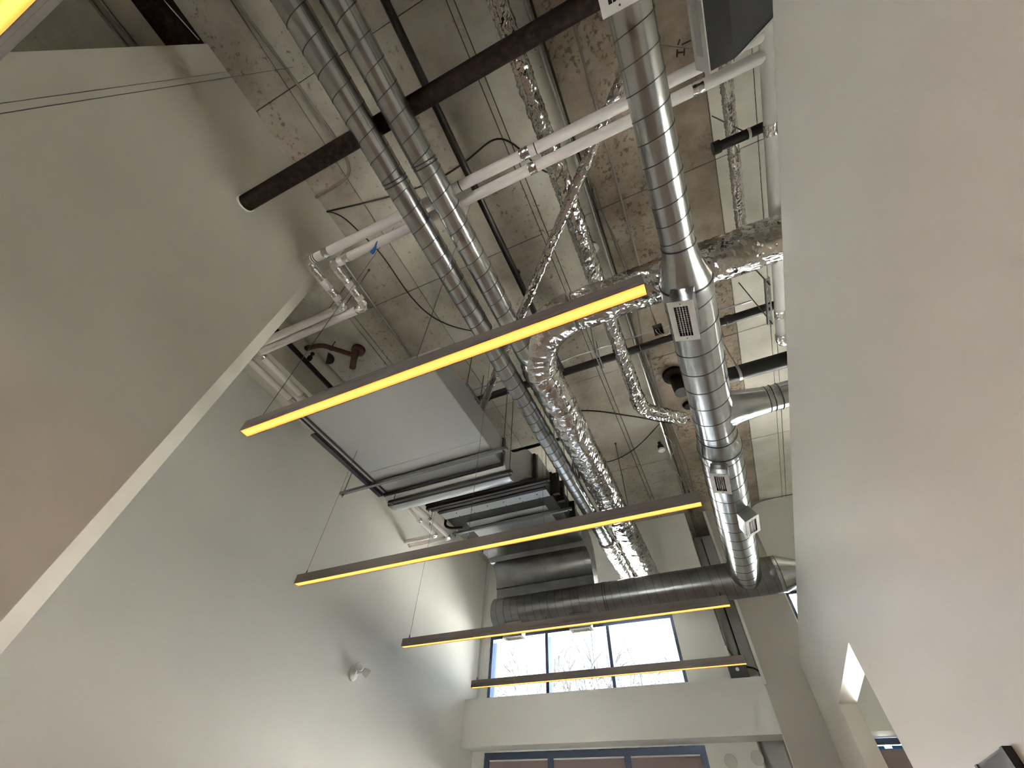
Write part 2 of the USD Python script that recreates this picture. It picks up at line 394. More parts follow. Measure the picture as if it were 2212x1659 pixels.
# back wall
wb = Polygon([(-5.3, 0), (-0.08, 0), (-0.08, H), (-5.3, H)])
wb = wb.difference(sbox(-4.87, 3.70, -0.875, 4.975)).difference(sbox(-4.83, 0.0, -0.855, 3.0))
st('wall_back', prism(wb, 'y', 9.2, 9.42), 'wall_cool', 'back wall around the upper and lower windows', 'wall')
st('wall_back', cat_([bx(-0.08, 0.32, 9.74, 9.9, 0, H), bx(-0.08, -0.06, 9.42, 9.74, 0, H)]), 'wall_cool', 'narrow recessed slot of wall beside the column', 'wall')
st('wall_back', bx(-2.3, -0.08, 8.62, 9.2, 5.0, H), 'wall_cool', 'boxed out upper back wall where the ducts end', 'wall')
st('column', bx(0.30, 1.11, 8.72, 9.9, 0, H), 'taupe', 'plain taupe column between the back windows and the side room', 'column')
st('trim', cat_([cbx(0.285, 0.335, 8.705, 8.735, 3.62, H, .003), cbx(0.292, 0.303, 8.71, 8.735, 0, 3.62, .002)]), 'trim', 'pale corner bead down the left edge of the column', 'corner trim')
st('trim', bx(-5.08, 0.30, 8.73, 9.2, 3.02, 3.735), 'wall_cool', 'painted bulkhead below the upper back windows', 'bulkhead')
st('trim', cat_([cbx(-5.06, -5.0, 9.185, 9.2, 3.735, 6.6, .003)]), 'trim', 'vertical trim strip in the back left corner', 'corner trim')
wr = Polygon([(1.11, 3.02), (4.5, 3.02), (4.5, H), (1.11, H)]).difference(sbox(1.14, 3.9, 4.3, 4.97))
st('wall_back', prism(wr, 'y', 8.79, 9.25), 'wall_cool', 'back wall of the side room above the partial wall', 'wall')
st('wall_back', cat_([bx(3.9, 4.5, 9.25, 9.5, 0, 3.02), bx(1.11, 1.2, 9.25, 9.5, 0, 3.02), bx(1.11, 4.5, 9.25, 9.9, 3.02, H)]) if False else
   cat_([bx(3.9, 4.5, 9.25, 9.45, 0, 3.02), bx(1.11, 1.2, 9.25, 9.45, 0, 3.02)]), 'wall', 'lower back wall of the side room', 'wall')
# front wall, behind the camera, with an opening for the added daylight window
wf = Polygon([(-7.2, 0), (4.7, 0), (4.7, H), (-7.2, H)]).difference(sbox(-2.9, 0.3, -1.5, 2.2))
st('wall_front', prism(wf, 'y', -6.2, -6.0), 'wall', 'front wall behind the viewer', 'wall')

# windows
def window(name, x0, x1, y, z0, z1, n, label, fw=0.06, depth=0.20, bars=None):
    w = thing(name, label, 'window', ((x0 + x1) / 2, y, z0), kind='structure')
    part(w, 'window_frame', cat_([bx(x0, x0 + fw, y, y + depth, z0, z1), bx(x1 - fw, x1, y, y + depth, z0, z1), bx(x0 + fw, x1 - fw, y, y + depth, z1 - fw, z1), bx(x0 + fw, x1 - fw, y, y + depth, z0, z0 + fw)]), 'frame', smooth=False)
    xs = bars or [x0 + (x1 - x0) * k / n for k in range(1, n)]
    for xm in xs:
        part(w, 'mullion', cbx(xm - fw / 2, xm + fw / 2, y, y + depth, z0 + fw, z1 - fw, .003), 'frame', smooth=False)
    e = [x0 + fw / 2] + list(xs) + [x1 - fw / 2]
    for a, b in zip(e, e[1:]):
        part(w, 'pane', bx(a + fw / 2, b - fw / 2, y + depth * .6, y + depth * .6 + .008, z0 + fw, z1 - fw), 'glass', smooth=False)
    return w
window('window_1', -4.87, -0.875, 9.24, 3.70, 4.975, 3, 'upper back window of three clear panes showing sky and bare branches', bars=[-3.535, -2.20])
w2 = window('window_2', -4.83, -0.855, 9.22, 0.0, 3.0, 3, 'lower back window with dark frame and taupe blinds', fw=0.10, depth=.12, bars=[-3.51, -2.13])
for a, b in ((-4.73, -3.56), (-3.46, -2.18), (-2.08, -0.955)):
    bl = part(w2, 'blind', cat_([bx(a + .001, b - .001, 9.245, 9.251, 2.25, 2.885)]), 'blind', smooth=False)
    part(bl, 'top_rail', cbx(a + .001, b - .001, 9.235, 9.262, 2.876, 2.90, .003), 'jacket', 'pale rail along the blind top', smooth=False)
window('window_3', 1.14, 4.3, 8.87, 3.9, 4.97, 2, 'side room upper window glimpsed beyond the partial wall', fw=.05)
w4 = window('window_4', 1.2, 3.9, 9.27, 0.0, 3.02, 2, 'side room lower window seen through the doorway opening', fw=.075, depth=.1)
bl = part(w4, 'blind', bx(1.29, 3.82, 9.285, 9.291, 1.9, 2.905), 'blind', smooth=False)
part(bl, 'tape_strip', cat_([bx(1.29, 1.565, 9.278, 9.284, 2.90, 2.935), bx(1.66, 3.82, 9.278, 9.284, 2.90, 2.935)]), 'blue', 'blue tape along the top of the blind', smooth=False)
w5 = thing('window_5', 'added unseen window bringing daylight into the side room', 'window', (4.6, 2.75, 0.3), kind='structure')  # out of view, added to let more daylight into the side room
for k in range(4):
    yy = 2.0 + 0.5 * k
    part(w5, 'mullion', bx(4.52, 4.64, yy - (.03 if k else 0), yy + (.03 if k < 3 else 0), 0.3, 3.3), 'frame', smooth=False)
    if k < 3:
        part(w5, 'pane', bx(4.58, 4.588, yy + .03, yy + 0.47, 0.36, 3.24), 'glass', smooth=False)
window('window_6', -2.9, -1.5, -6.14, 0.3, 2.2, 2, 'added window bringing daylight in behind the viewer', fw=.08)  # unseen window, added so daylight also enters from the front
part(w5, 'window_frame', cat_([bx(4.52, 4.64, 2.0, 3.5, 0.3, 0.36), bx(4.52, 4.64, 2.0, 3.5, 3.24, 3.3)]), 'frame', smooth=False)

# ------------------------------------------------------------------ linear pendant lamps
def lamp(y, x0, x1, label, tops=(H, H, H)):
    cx = (x0 + x1) / 2
    L = thing('linear_pendant_lamp', label, 'pendant lamp', (cx, y, 3.27), group=None, rot=(0, 0, 0))
    h = (x1 - x0) / 2
    w, t = 0.032, 0.0035
    body = cat_([cbx(-h, h, -w, w, 0.03, 0.086, .002), bx(-h, h, -w, -w + t, 0.0, .03), bx(-h, h, w - t, w, 0, .03)])
    part(L, 'housing', body, 'lamp_body', smooth=False)
    part(L, 'end_cap', bx(-h - .003, -h, -w, w, 0.0, 0.086), 'lamp_body', smooth=False)
    part(L, 'end_cap', bx(h, h + .003, -w, w, 0.0, 0.086), 'lamp_body', smooth=False)
    part(L, 'diffuser', bx(-h, h, -w + t, w - t, 0.003, 0.029), 'lamp_glow', 'glowing warm amber diffuser', smooth=False)
    for cxo, top in zip((-h + .07, 0.0, h - .05), tops):
        c = part(L, 'suspension_cable', line((cxo, 0, 0.086), (cxo, 0, top - 3.27), 0.0022, 6), 'rod')
        part(c, 'cable_gripper', lathe('z', (cxo, 0), [(0.084, 0.0), (0.084, .008), (0.115, .006), (0.13, .003), (.131, 0)], 10), 'dark')
    return L
l2 = lamp(2.763, -3.575, 0.10, 'second nearest long glowing linear lamp, crossing below the silver air handler', (4.905, H, H))
lamp(4.54, -3.575, 0.10, 'third glowing linear lamp, hanging right in front of the horizontal spiral duct', (5.24, H, H))
lamp(6.30, -3.575, 0.10, 'farthest glowing linear lamp, hanging across the window panes', (5.38, H, H))
l1 = lamp(1.005, -2.335, 0.118, 'nearest fully seen glowing linear lamp, crossing the flat sheet metal duct')
dup(l1, 'linear_pendant_lamp', 'glowing linear lamp cut off at the top left corner of the picture', (-1.108, -0.72, 3.27), (0, 0, 0))

# ------------------------------------------------------------------ spiral ducts
def spiral_run(parent, axis, c, s0, s1, r, pitch, hand, phase=0.0, name='duct_section', seams=True, mat='galv'):
    p = part(parent, name, lathe(axis, c, [(s0, r), (s1, r)], 56), mat)
    if seams:
        part(p, 'spiral_seam', helix(axis, c, s0, s1, r, pitch, hand, phase), 'seam', smooth=False)
    return p

BX, BZ = 0.50, 4.55
big = thing('spiral_supply_duct', 'large silver spiral duct stepping up in size along the right side', 'duct', (BX, 3.0, BZ - .21))
spiral_run(big, 'y', (BX, BZ), -3.0, 1.52, 0.115, 0.137, 1, 0.6)
rd = part(big, 'reducer', lathe('y', (BX, BZ), [(1.50, .1165), (1.53, .119), (1.60, .128), (1.80, .186), (1.86, .190), (1.95, .190)], 56), 'galv', smooth=50)
part(rd, 'joint_band', ring('y', (BX, BZ), 1.515, .117, .012), 'seam')
part(rd, 'joint_band', ring('y', (BX, BZ), 1.83, .189, .014), 'seam')
spiral_run(big, 'y', (BX, BZ), 1.88, 3.66, 0.187, 0.221, 1, 0.2)
rd = part(big, 'reducer', lathe('y', (BX, BZ), [(3.62, .189), (3.66, .190), (3.84, .213), (3.90, .214)], 56), 'galv', smooth=50)
part(rd, 'joint_band', ring('y', (BX, BZ), 3.65, .189, .012), 'seam')
part(rd, 'joint_band', ring('y', (BX, BZ), 3.85, .213, .012), 'seam')
spiral_run(big, 'y', (BX, BZ), 3.88, 6.86, 0.211, 0.225, 1, 1.0)
part(big, 'collar', lathe('y', (BX, BZ), [(6.84, .214), (6.95, .214), (7.0, .214)], 56), 'galv')

CY, CZ, CR = 7.10, 4.55, 0.25
cross = thing('spiral_cross_duct', 'dark silver spiral duct lying across the room below the air handler', 'duct', (-1.2, CY, CZ - CR))
spiral_run(cross, 'x', (CY, CZ), -3.62, 0.92, CR, 0.137, 1, 0.3, mat='galv_dark')
part(cross, 'end_cap', cat_([lathe('x', (CY, CZ), [(-3.665, 0.0), (-3.665, CR - .01), (-3.655, CR + .003), (-3.60, CR + .003)], 56)]), 'galv_dark')
rd = part(cross, 'reducer', lathe('x', (CY, CZ), [(0.90, CR + .002), (0.97, CR + .002), (1.22, 0.155), (1.30, 0.155)], 56), 'galv', smooth=50)
for x_, r_ in ((0.95, CR), (1.24, .155), (-1.60, CR), (-1.64, CR)):
    part(cross, 'joint_band', ring('x', (CY, CZ), x_, r_, .010), 'seam')
spiral_run(cross, 'x', (CY, CZ), 1.25, 4.45, 0.152, 0.137, 1, 0.0)

# oval branch duct from the large duct to the right
ov = thing('oval_branch_duct', 'dark oval branch duct with bead rings leaving the large spiral duct to the right', 'duct', (1.2, 3.35, BZ - .12))
def oval(xs, wy, hz, cy=3.35, cz=BZ, n=48):
    a = np.linspace(0, 2 * np.pi, n, endpoint=False)
    X = np.array([[(x, cy + w * np.cos(t), cz + h * np.sin(t)) for t in a] for x, w, h in zip(xs, wy, hz)])
    k = len(xs)
    i = np.arange(k - 1)[:, None] * n; j = np.arange(n)[None]; j2 = (j + 1) % n
    q = np.stack([i + j, i + j2, i + n + j2, i + n + j], -1).reshape(-1, 4)
    return trimesh.Trimesh(X.reshape(-1, 3), np.vstack([q[:, [0, 1, 2]], q[:, [0, 2, 3]]]), process=False)
tp = part(ov, 'tap_cone', oval([0.60, 0.70, 0.74, 0.98], [.215, .20, .185, .135], [.15, .13, .125, .112]), 'galv')
part(ov, 'branch_section', oval([0.97, 4.45], [.132, .132], [.11, .11]), 'galv')
for x in (0.985, 1.03, 1.09):
    part(ov, 'bead_ring', oval([x - .006, x, x + .006], [.133, .139, .133], [.111, .117, .111]), 'seam')

AX, AZ, AR = -1.42, 5.32, 0.112
def small_duct(xc, label, y1, tail=None):
    d = thing('small_spiral_duct', label, 'duct', (xc, 2.0, AZ - AR))
    spiral_run(d, 'y', (xc, AZ), -3.0, y1, 0.108, 0.155, 1, 0.4 + xc)
    for q in (.33, .36):
        part(d, 'joint_band', ring('y', (xc, AZ), q - xc * .05, .108, .009), 'seam')
    return d
dA = small_duct(AX, 'left one of the twin slim spiral ducts, foil wrapped at its far end', 6.75)
part(dA, 'foil_wrap', foil_tube([(AX, 6.7, AZ), (AX, 8.63, AZ)], .125, .02, 11), 'foil', 'crumpled foil sleeve on the duct end')
dB = small_duct(-1.12, 'right one of the twin slim spiral ducts, ending behind the foil duct elbow', 2.45)
part(dB, 'offset_bend', sweep(spline([(-1.12, 2.40, AZ), (-1.12, 2.5, AZ), (-1.13, 2.9, 5.62), (-1.13, 3.2, 5.93), (-1.13, 3.35, 5.95), (-1.13, 3.45, 5.95)], 8), .108, 40), 'galv')

# ------------------------------------------------------------------ foil ducts and pipes
fm = thing('foil_duct', 'big crumpled foil insulated duct with a wide elbow running to the back wall', 'duct', (-1.06, 4.0, 5.2))
FX, FY, FZ, FR = -1.06, 2.25, 5.4, 0.195
part(fm, 'foil_run', foil_tube([(4.45, FY, FZ), (-0.45, FY, FZ)], FR, .030, 3, .022, 56, (9, 13, 13)), 'foil')
t = np.linspace(0, np.pi / 2, 40)
part(fm, 'foil_elbow', sweep(np.stack([-0.47 - .60 * np.sin(t), FY + .60 * (1 - np.cos(t)), np.full(40, FZ)], 1), FR + .006, 52,
     noise=lambda X: .02 * (1 - np.abs(2 * meshkit.noise(np.stack([np.arctan2(X[..., 1] - 2.85, X[..., 0] + .47) * 16, X[..., 2] * 5, X[..., 0] * 3], -1), 8) - 1)) + .01 * (meshkit.fbm(X * 20, 3, 2) - .5)), 'foil', 'pleated foil elbow')
part(fm, 'foil_run', foil_tube([(-1.07, 2.80, FZ), (-1.06, 8.63, FZ)], FR + .004, .026, 5, .022, 56, (13, 9, 13)), 'foil')
for y in (3.45, 4.75, 6.3):
    part(fm, 'tape_band', sweep([(FX, y, FZ), (FX, y + .02, FZ), (FX, y + .045, FZ)], FR + .016, 48, noise=foil_noise(.01, 31)), 'foil_tape')

fp = thing('foil_pipe', 'medium foil wrapped pipe running lengthwise and turning behind the large spiral duct', 'pipe', (-0.18, 2.0, 6.0))
part(fp, 'pipe_run', foil_tube([(-.19, -3, 6.1), (-.18, 0.85, 6.1)], .072, .024, 21, .015, 36, (20, 20, 20)), 'foil')
part(fp, 'pipe_run', foil_tube([(-.175, 0.80, 6.1), (-.18, 2.3, 6.1)], .090, .024, 22, .015, 40, (20, 20, 20)), 'foil')
part(fp, 'pipe_run', foil_tube([(-.18, 2.25, 6.1), (-.18, 4.42, 6.1)], .088, .016, 23, .015, 40, (18, 18, 18)), 'foil')
part(fp, 'pipe_elbow', sweep(resample(bend([(-.18, 4.35, 6.1), (-.18, 4.60, 6.1), (0.0, 4.80, 6.1)], .12), .015), .098, 40, noise=foil_noise(.022, 24, 1, (22, 22, 22))), 'foil')
part(fp, 'pipe_run', foil_tube([(-0.08, 4.70, 6.1), (0.36, 5.06, 6.1)], .090, .022, 25, .015, 40, (20, 20, 20)), 'foil')

fd = foil_tube([(0.60, 0.56, 5.9), (-2.28, 3.54, 5.9)], .046, .018, 27, .014, 28, (26, 26, 26))
solo('foil_pipe', fd, 'foil', 'thin foil wrapped pipe slanting diagonally under the ceiling', 'pipe')
fq = thing('foil_pipe', 'foil pipe beside the right wall, between the black slot diffuser box and the foil duct', 'pipe', (1.4, 1.5, 6.05))
part(fq, 'pipe_run', foil_tube([(1.40, -2.5, 6.1), (1.40, 2.55, 6.1)], .046, .016, 29, .013, 28, (24, 24, 24)), 'foil')
for y in (1.18, 1.62, 2.15):
    part(fq, 'wire_tie', ring('y', (1.40, 6.1), y, .052, .008), 'emt')

# ------------------------------------------------------------------ white jacketed pipes
WZ = 5.58
def tape(axis, c, s, r, w=0.07, seed=1):
    P = [(s + d, *c) if axis == 'x' else (c[0], s + d, c[1]) for d in np.linspace(-w / 2, w / 2, 6)]
    return sweep(P, r + .004, 28, noise=foil_noise(.004, seed, 1, (60, 60, 60)))
def white_pipe(y, x_in, y2, x_run, r, label, tapes, bands, yend):
    w = thing('white_pipe', label, 'pipe', (-1.0, y, WZ - r))
    part(w, 'pipe_jacket', line((1.50, y, WZ), (x_in, y, WZ), r, 28), 'jacket')
    part(w, 'foil_elbow', sweep(resample(bend([(x_in + .07, y, WZ), (x_in, y, WZ), (x_in, y + .10, WZ)], .03), .012), r + .004, 26, noise=foil_noise(.007, 40, 1, (50, 50, 50))), 'foil_tape')
    part(w, 'pipe_jacket', line((x_in, y, WZ), (x_in, y2, WZ), r * .95, 26), 'jacket')
    part(w, 'foil_tape', tape('y', (x_in, WZ), y + .16, r * .92, .12, 41), 'foil_tape')
    part(w, 'foil_tape', tape('y', (x_in, WZ), y2 - .19, r * .92, .09, 42), 'foil_tape')
    part(w, 'foil_elbow', sweep(resample(bend([(x_in, y2 - .09, WZ), (x_in, y2, WZ), (x_in - .12, y2, WZ)], .03), .012), r + .004, 26, noise=foil_noise(.007, 43, 1, (50, 50, 50))), 'foil_tape')
    part(w, 'pipe_jacket', line((x_in, y2, WZ), (x_run, y2, WZ), r, 26), 'jacket')
    part(w, 'foil_elbow', sweep(resample(bend([(x_run + .06, y2, WZ), (x_run, y2, WZ), (x_run, y2 + .08, WZ)], .03), .012), r + .004, 26, noise=foil_noise(.007, 44, 1, (50, 50, 50))), 'foil_tape')
    part(w, 'pipe_jacket', line((x_run, y2, WZ), (x_run, yend, WZ), r * .85, 26), 'jacket')
    part(w, 'foil_tape', tape('y', (x_run, WZ), 2.16, r * .85, .09, 45), 'foil_tape')
    part(w, 'foil_tape', tape('y', (x_run, WZ), 5.30, r * .85, .07, 46), 'foil_tape')
    part(w, 'foil_elbow', sweep(resample(bend([(x_run, yend - .08, WZ), (x_run, yend, WZ), (x_run - .08, yend, WZ)], .03), .012), r + .002, 26, noise=foil_noise(.006, 47, 1, (50, 50, 50))), 'foil_tape')
    part(w, 'pipe_jacket', line((x_run, yend, WZ), (-5.08, yend, WZ), r * .85, 26), 'jacket')
    for k, (xx, ww) in enumerate(tapes):
        part(w, 'foil_tape', tape('x', (y, WZ), xx, r, ww, 50 + k), 'foil_tape')
    for xx in bands:
        part(w, 'strap_ring', ring('x', (y, WZ), xx, r, .008, .002, 28), 'black')
    return w
white_pipe(0.720, -2.80, 1.29, -4.40, .046, 'upper one of two parallel white pipes crossing the room, with a zigzag by the wall', [(-2.55, .07), (-1.28, .06), (-0.37, .08)], [-2.715, -2.69, -1.00, -0.27, 0.52], 5.86)
wl2 = white_pipe(0.849, -2.57, 1.385, -4.20, .046, 'lower one of two parallel white pipes crossing the room, carrying a scrap of blue tape', [(-2.40, .07), (-1.26, .05), (-0.35, .07), (1.03, .08)], [], 6.02)
part(wl2, 'blue_tape', sweep(np.stack([np.linspace(-2.10, -1.98, 14), 0.849 + .046 * np.cos(np.linspace(.2, 2.2, 14)) * 1.02, WZ - .047 - .0 * np.linspace(0, 1, 14) - .004 * np.sin(np.linspace(0, 9, 14))], 1), np.linspace(.022, .003, 14), 5), 'blue', 'scrap of blue masking tape')
wy = thing('white_pipe', 'white pipe running lengthwise beside the right wall where both cross pipes end', 'pipe', (1.52, 1.0, WZ - .05))
part(wy, 'pipe_jacket', line((1.525, -3, WZ), (1.525, 3.62, WZ), .049, 26), 'jacket_bright')
for k, y in enumerate((1.37, 3.24)):
    part(wy, 'foil_tape', tape('y', (1.525, WZ), y, .049, .09, 60 + k), 'foil_tape')
part(wy, 'foil_elbow', sweep(resample(bend([(1.525, 3.52, WZ), (1.525, 3.65, WZ), (1.70, 3.65, WZ)], .05), .012), .054, 26, noise=foil_noise(.008, 63, 1, (50, 50, 50))), 'foil_tape')
part(wy, 'pipe_jacket', line((1.66, 3.65, WZ), (4.5, 3.65, WZ), .045, 20), 'jacket_bright')

# ------------------------------------------------------------------ steel pipes
def pipe(name, pts, r, mat, label, cat='pipe', n=24, R=.05):
    return solo(name, sweep(resample(bend(pts, R), .05) if len(pts) > 2 else resample(pts, .25), r, n), mat, label, cat)
bp = thing('steel_pipe', 'thick rusty dark brown steel pipe passing into the near left wall', 'pipe', (-1, .03, 5.45))
part(bp, 'pipe_run', sweep(resample([(-2.92, .03, 5.53), (4.5, .03, 5.53)], .1), .072, 32), 'rust')
part(bp, 'sealant_ring', sweep([(-2.93, .03, 5.53), (-2.91, .03, 5.53), (-2.895, .03, 5.53), (-2.889, .03, 5.53)], np.array([.085, .083, .078, .07]), 28, noise=foil_noise(.014, 70, 1, (40, 40, 40))), 'plastic_white', 'ragged white sealant around the pipe')
bl_ = thing('black_pipe', 'slim black sprinkler pipe running lengthwise between the twin ducts and foil pipe', 'pipe', (-1.05, 1, 6.26))
part(bl_, 'pipe_run', line((-1.05, -3, 6.3), (-1.05, 3.66, 6.3), .038, 20), 'black')
part(bl_, 'sprinkler_head', cat_([lathe('z', (-1.05, 2.05), [(6.34, .02), (6.40, .02), (6.41, .032), (6.44, .032), (6.45, .012), (6.49, .012), (6.49, .0)], 16)]), 'black')
bxp = thing('black_pipe', 'black sprinkler main crossing the whole ceiling below a thin conduit', 'pipe', (-0.5, 3.68, 6.24))
part(bxp, 'pipe_run', line((-3.4, 3.68, 6.3), (4.5, 3.68, 6.3), .056, 24), 'black')
for x in (-2.3, -0.25, 1.2):
    part(bxp, 'coupling', ring('x', (3.68, 6.3), x, .056, .07, .012, 24), 'black_iron')
for pts, rr, lab, hang in (([(-4.33, 1.0, 6.2), (-4.33, 5.6, 6.2)], .034, 'black pipe along the soffit above the white pipes, left of the brown sprinkler arm', [(-4.33, 1.3), (-4.33, 4.8)]),
                           ([(-3.2, 5.05, 6.35), (-1.30, 5.05, 6.35)], .03, 'thin black pipe behind the air handler, passing over the slim spiral duct', [(-2.9, 5.05), (-1.7, 5.05)])):
    bq = thing('black_pipe', lab, 'pipe', pts[0])
    part(bq, 'pipe_run', sweep(resample(pts, .25), rr, 20), 'black')
    for hx, hy in hang:
        part(bq, 'hanger_rod', line((hx, hy, pts[0][2] + rr - .005), (hx, hy, H + .003), .005, 8), 'rod')
bi = thing('black_drain_pipe', 'thick black drain pipe beyond the large spiral duct with a steel strap', 'pipe', (1.5, 4.25, 5.8))
part(bi, 'pipe_run', line((0.62, 4.25, 5.9), (4.5, 4.25, 5.9), .10, 28), 'black_iron')
part(bi, 'hub', ring('x', (4.25, 5.9), .78, .10, .12, .02, 28), 'black_iron')
part(bi, 'strap', cat_([ring('x', (4.25, 5.9), 1.13, .10, .035, .004, 28), line((1.13, 4.14, 5.9), (1.13, 4.14, H), .008, 8)]), 'emt')
bj = thing('black_drain_pipe', 'black drain pipe behind the right foil pipe, with a pale clamp', 'pipe', (1.5, 1.39, 5.7))
part(bj, 'pipe_run', line((1.13, 1.39, 5.75), (4.5, 1.39, 5.75), .042, 24), 'black_iron')
part(bj, 'hub', ring('x', (1.39, 5.75), 1.16, .042, .06, .012, 24), 'black_iron')
part(bj, 'clamp', ring('x', (1.39, 5.75), 1.42, .042, .022, .004, 24), 'plastic_white')
part(bj, 'hanger_rod', line((1.42, 1.39, 5.79), (1.42, 1.39, H), .006, 8), 'rod')

# rusty roof penetrations
dr = thing('drain_penetration', 'dark rusty flanged drain stub in the ceiling behind the large spiral duct', 'drain', (.5, 4.75, 6.4))
part(dr, 'flange', lathe('z', (.42, 4.68), [(6.62, .0), (6.62, .10), (6.64, .16), (H + .004, .165)], 28), 'rust')
part(dr, 'stub', lathe('z', (.44, 4.72), [(6.30, .0), (6.30, .10), (6.62, .10)], 28), 'black_iron')
part(dr, 'flange', lathe('z', (.47, 5.06), [(6.66, 0.), (6.66, .09), (H + .004, .10)], 20), 'black_iron')
part(dr, 'flange', lathe('z', (.52, 5.42), [(6.64, 0.), (6.64, .07), (H + .004, .085)], 20), 'rust')
cs = thing('brown_sprinkler_arm', 'red brown sprinkler arm with round flange on the ceiling near the left soffit', 'sprinkler', (-4.0, 2.2, 6.4))
part(cs, 'flange', lathe('z', (-3.86, 2.34), [(6.62, 0), (6.62, .06), (6.64, .10), (H + .004, .105)], 28), 'rust_brown')
part(cs, 'stub', sweep(resample(bend([(-3.86, 2.34, 6.66), (-3.86, 2.34, 6.48), (-3.98, 2.47, 6.44)], .05), .015), .045, 18), 'rust_brown')
part(cs, 'arm', sweep(resample(bend([(-3.86, 2.33, 6.52), (-4.19, 1.98, 6.52), (-4.40, 1.93, 6.5)], .08), .02), .036, 18), 'rust_brown')
part(cs, 'cap', sweep([(-4.38, 1.93, 6.5), (-4.42, 1.93, 6.5), (-4.43, 1.93, 6.5)], .042, 18), 'black')
part(cs, 'cap_face', sweep([(-4.43, 1.93, 6.5), (-4.434, 1.93, 6.5)], .026, 18), 'plastic_white')
part(cs, 'hanger', cat_([line((-4.10, 2.08, 6.52), (-4.10, 2.08, H), .006, 8), ring('x', (2.08, 6.52), -4.10, .036, .02, .006, 16)]), 'black')
hv = lathe('z', (-4.36, 2.02), [(6.22, .012), (6.26, .02), (6.30, .02), (6.31, .034), (6.36, .034), (6.37, .018), (6.42, .018), (6.43, .028), (6.45, .028), (6.45, 0)], 16)
solo('sprinkler_head', hv, 'black', 'black upright valve standing on the black pipe by the soffit', 'sprinkler head')
solo('half_disc_bracket', prism(Polygon([(-4.32 + .11 * math.cos(a), 2.22 + .11 * math.sin(a)) for a in np.linspace(math.radians(-40), math.radians(140), 20)]), 'z', 6.55, 6.57), 'black', 'black half round plate under the ceiling by the brown sprinkler arm', 'bracket', smooth=False)

# ------------------------------------------------------------------ air registers
def register(loc, rot, label, neck):
    g = thing('air_register', label, 'vent', loc, rot=rot, local=True)
    W, Ln = .0875, .178
    part(g, 'neck_box', cat_([bx(-W + .008, W - .008, -Ln + .008, Ln - .008, 0.008, neck)]) if False else
         cat_([bx(-W + .006, -W + .010, -Ln + .006, Ln - .006, .006, neck), bx(W - .010, W - .006, -Ln + .006, Ln - .006, .006, neck),
               bx(-W + .010, W - .010, -Ln + .006, -Ln + .010, .006, neck), bx(-W + .010, W - .010, Ln - .010, Ln - .006, .006, neck)]), 'galv', smooth=False)
    fr = Polygon([(-W, -Ln), (W, -Ln), (W, Ln), (-W, Ln)]).difference(sbox(-.047, -.137, .047, .137))
    part(g, 'face_frame', prism(fr, 'z', 0, .006), 'register', smooth=False)
    part(g, 'louver_blades', cat_([bx(x - .0018, x + .0018, -.137, .137, .003, .022) for x in np.linspace(-.0282, .0282, 4)]), 'register', smooth=False)
    part(g, 'cross_blades', cat_([bx(-.047, .047, y - .0015, y + .0015, .024, .036) for y in np.linspace(-.117, .117, 13)]), 'register', smooth=False)
    part(g, 'dark_backing', bx(-.08, .08, -.17, .17, .045, .047), 'black', smooth=False)  # black sheet standing in for the shade inside the neck
    for y in (-.157, .157):
        part(g, 'screw', lathe('z', (0, y), [(-.002, 0), (-.002, .004), (.001, .005)], 10), 'strut_dark')
    return g
def reg_loc(a, d, y):
    return (BX - math.sin(a) * d, y, BZ - math.cos(a) * d)
R2 = register(reg_loc(.36, .345, 1.947), (0, math.degrees(.36), 0), 'large white grille on the large spiral duct, just past the cone reducer', .235)
dup(R2, 'air_register', 'small white grille under the large spiral duct, nearest the sideways one', reg_loc(.349, .323, 4.083), (0, math.degrees(.349), 0))
dup(R2, 'air_register', 'white grille poking out sideways to the right of the large spiral duct', reg_loc(-.406, .334, 5.038), (0, math.degrees(-.406), 0))
dup(R2, 'air_register', 'white grille on the large spiral duct cut off by the top edge', (.416, -.066, 4.30), (0, 12, 0))
def reg_flat(x, label):
    dup(R2, 'air_register', label, (x, 7.03, 4.105), (0, 0, 90))
reg_flat(-3.27, 'left of two air grilles hanging under the cross duct before the window')
reg_flat(-2.09, 'right of two air grilles hanging under the cross duct before the window')

# slot diffuser with black boot at the top right
sd = thing('slot_diffuser', 'white slot diffuser on a black sheet metal boot at the top right', 'vent', (1.1, .2, 5.1))
fr = Polygon([(-1.6, 5.1), (.70, 5.1), (.70, 5.41), (-1.6, 5.41)]).difference(sbox(-1.5, 5.19, .61, 5.33))
part(sd, 'face_frame', prism(fr, 'x', .995, 1.003), 'register', smooth=False)
part(sd, 'slot_blades', cat_([bx(.996, 1.003, -1.5, .61, z - .005, z + .005) for z in np.linspace(5.205, 5.315, 6)]), 'register', smooth=False)
part(sd, 'slot_back', bx(1.0035, 1.006, -1.55, .65, 5.12, 5.40), 'black', smooth=False)
part(sd, 'boot', hull([(1.003, -1.6, 5.105), (1.003, .69, 5.105), (1.003, -1.6, 5.405), (1.003, .69, 5.405), (1.15, -1.6, 5.105), (1.15, .685, 5.105), (1.15, .685, 5.42), (1.45, .55, 5.14), (1.45, -1.6, 5.14), (1.45, .55, 5.48), (1.45, -1.6, 5.48)]), 'dark', smooth=False)
part(sd, 'flange_strip', hull([(1.15, .686, 5.10), (1.15, .70, 5.10), (1.15, .686, 5.125), (1.15, .70, 5.125), (1.46, .55, 5.135), (1.46, .565, 5.135), (1.46, .55, 5.16), (1.46, .565, 5.16)]), 'galv_bright', smooth=False)
part(sd, 'hanger_wire', cat_([line((1.05, .60, 5.40), (1.05, .60, H), .003, 6), line((1.4, -.6, 5.45), (1.4, -.6, H), .003, 6)]), 'rod')

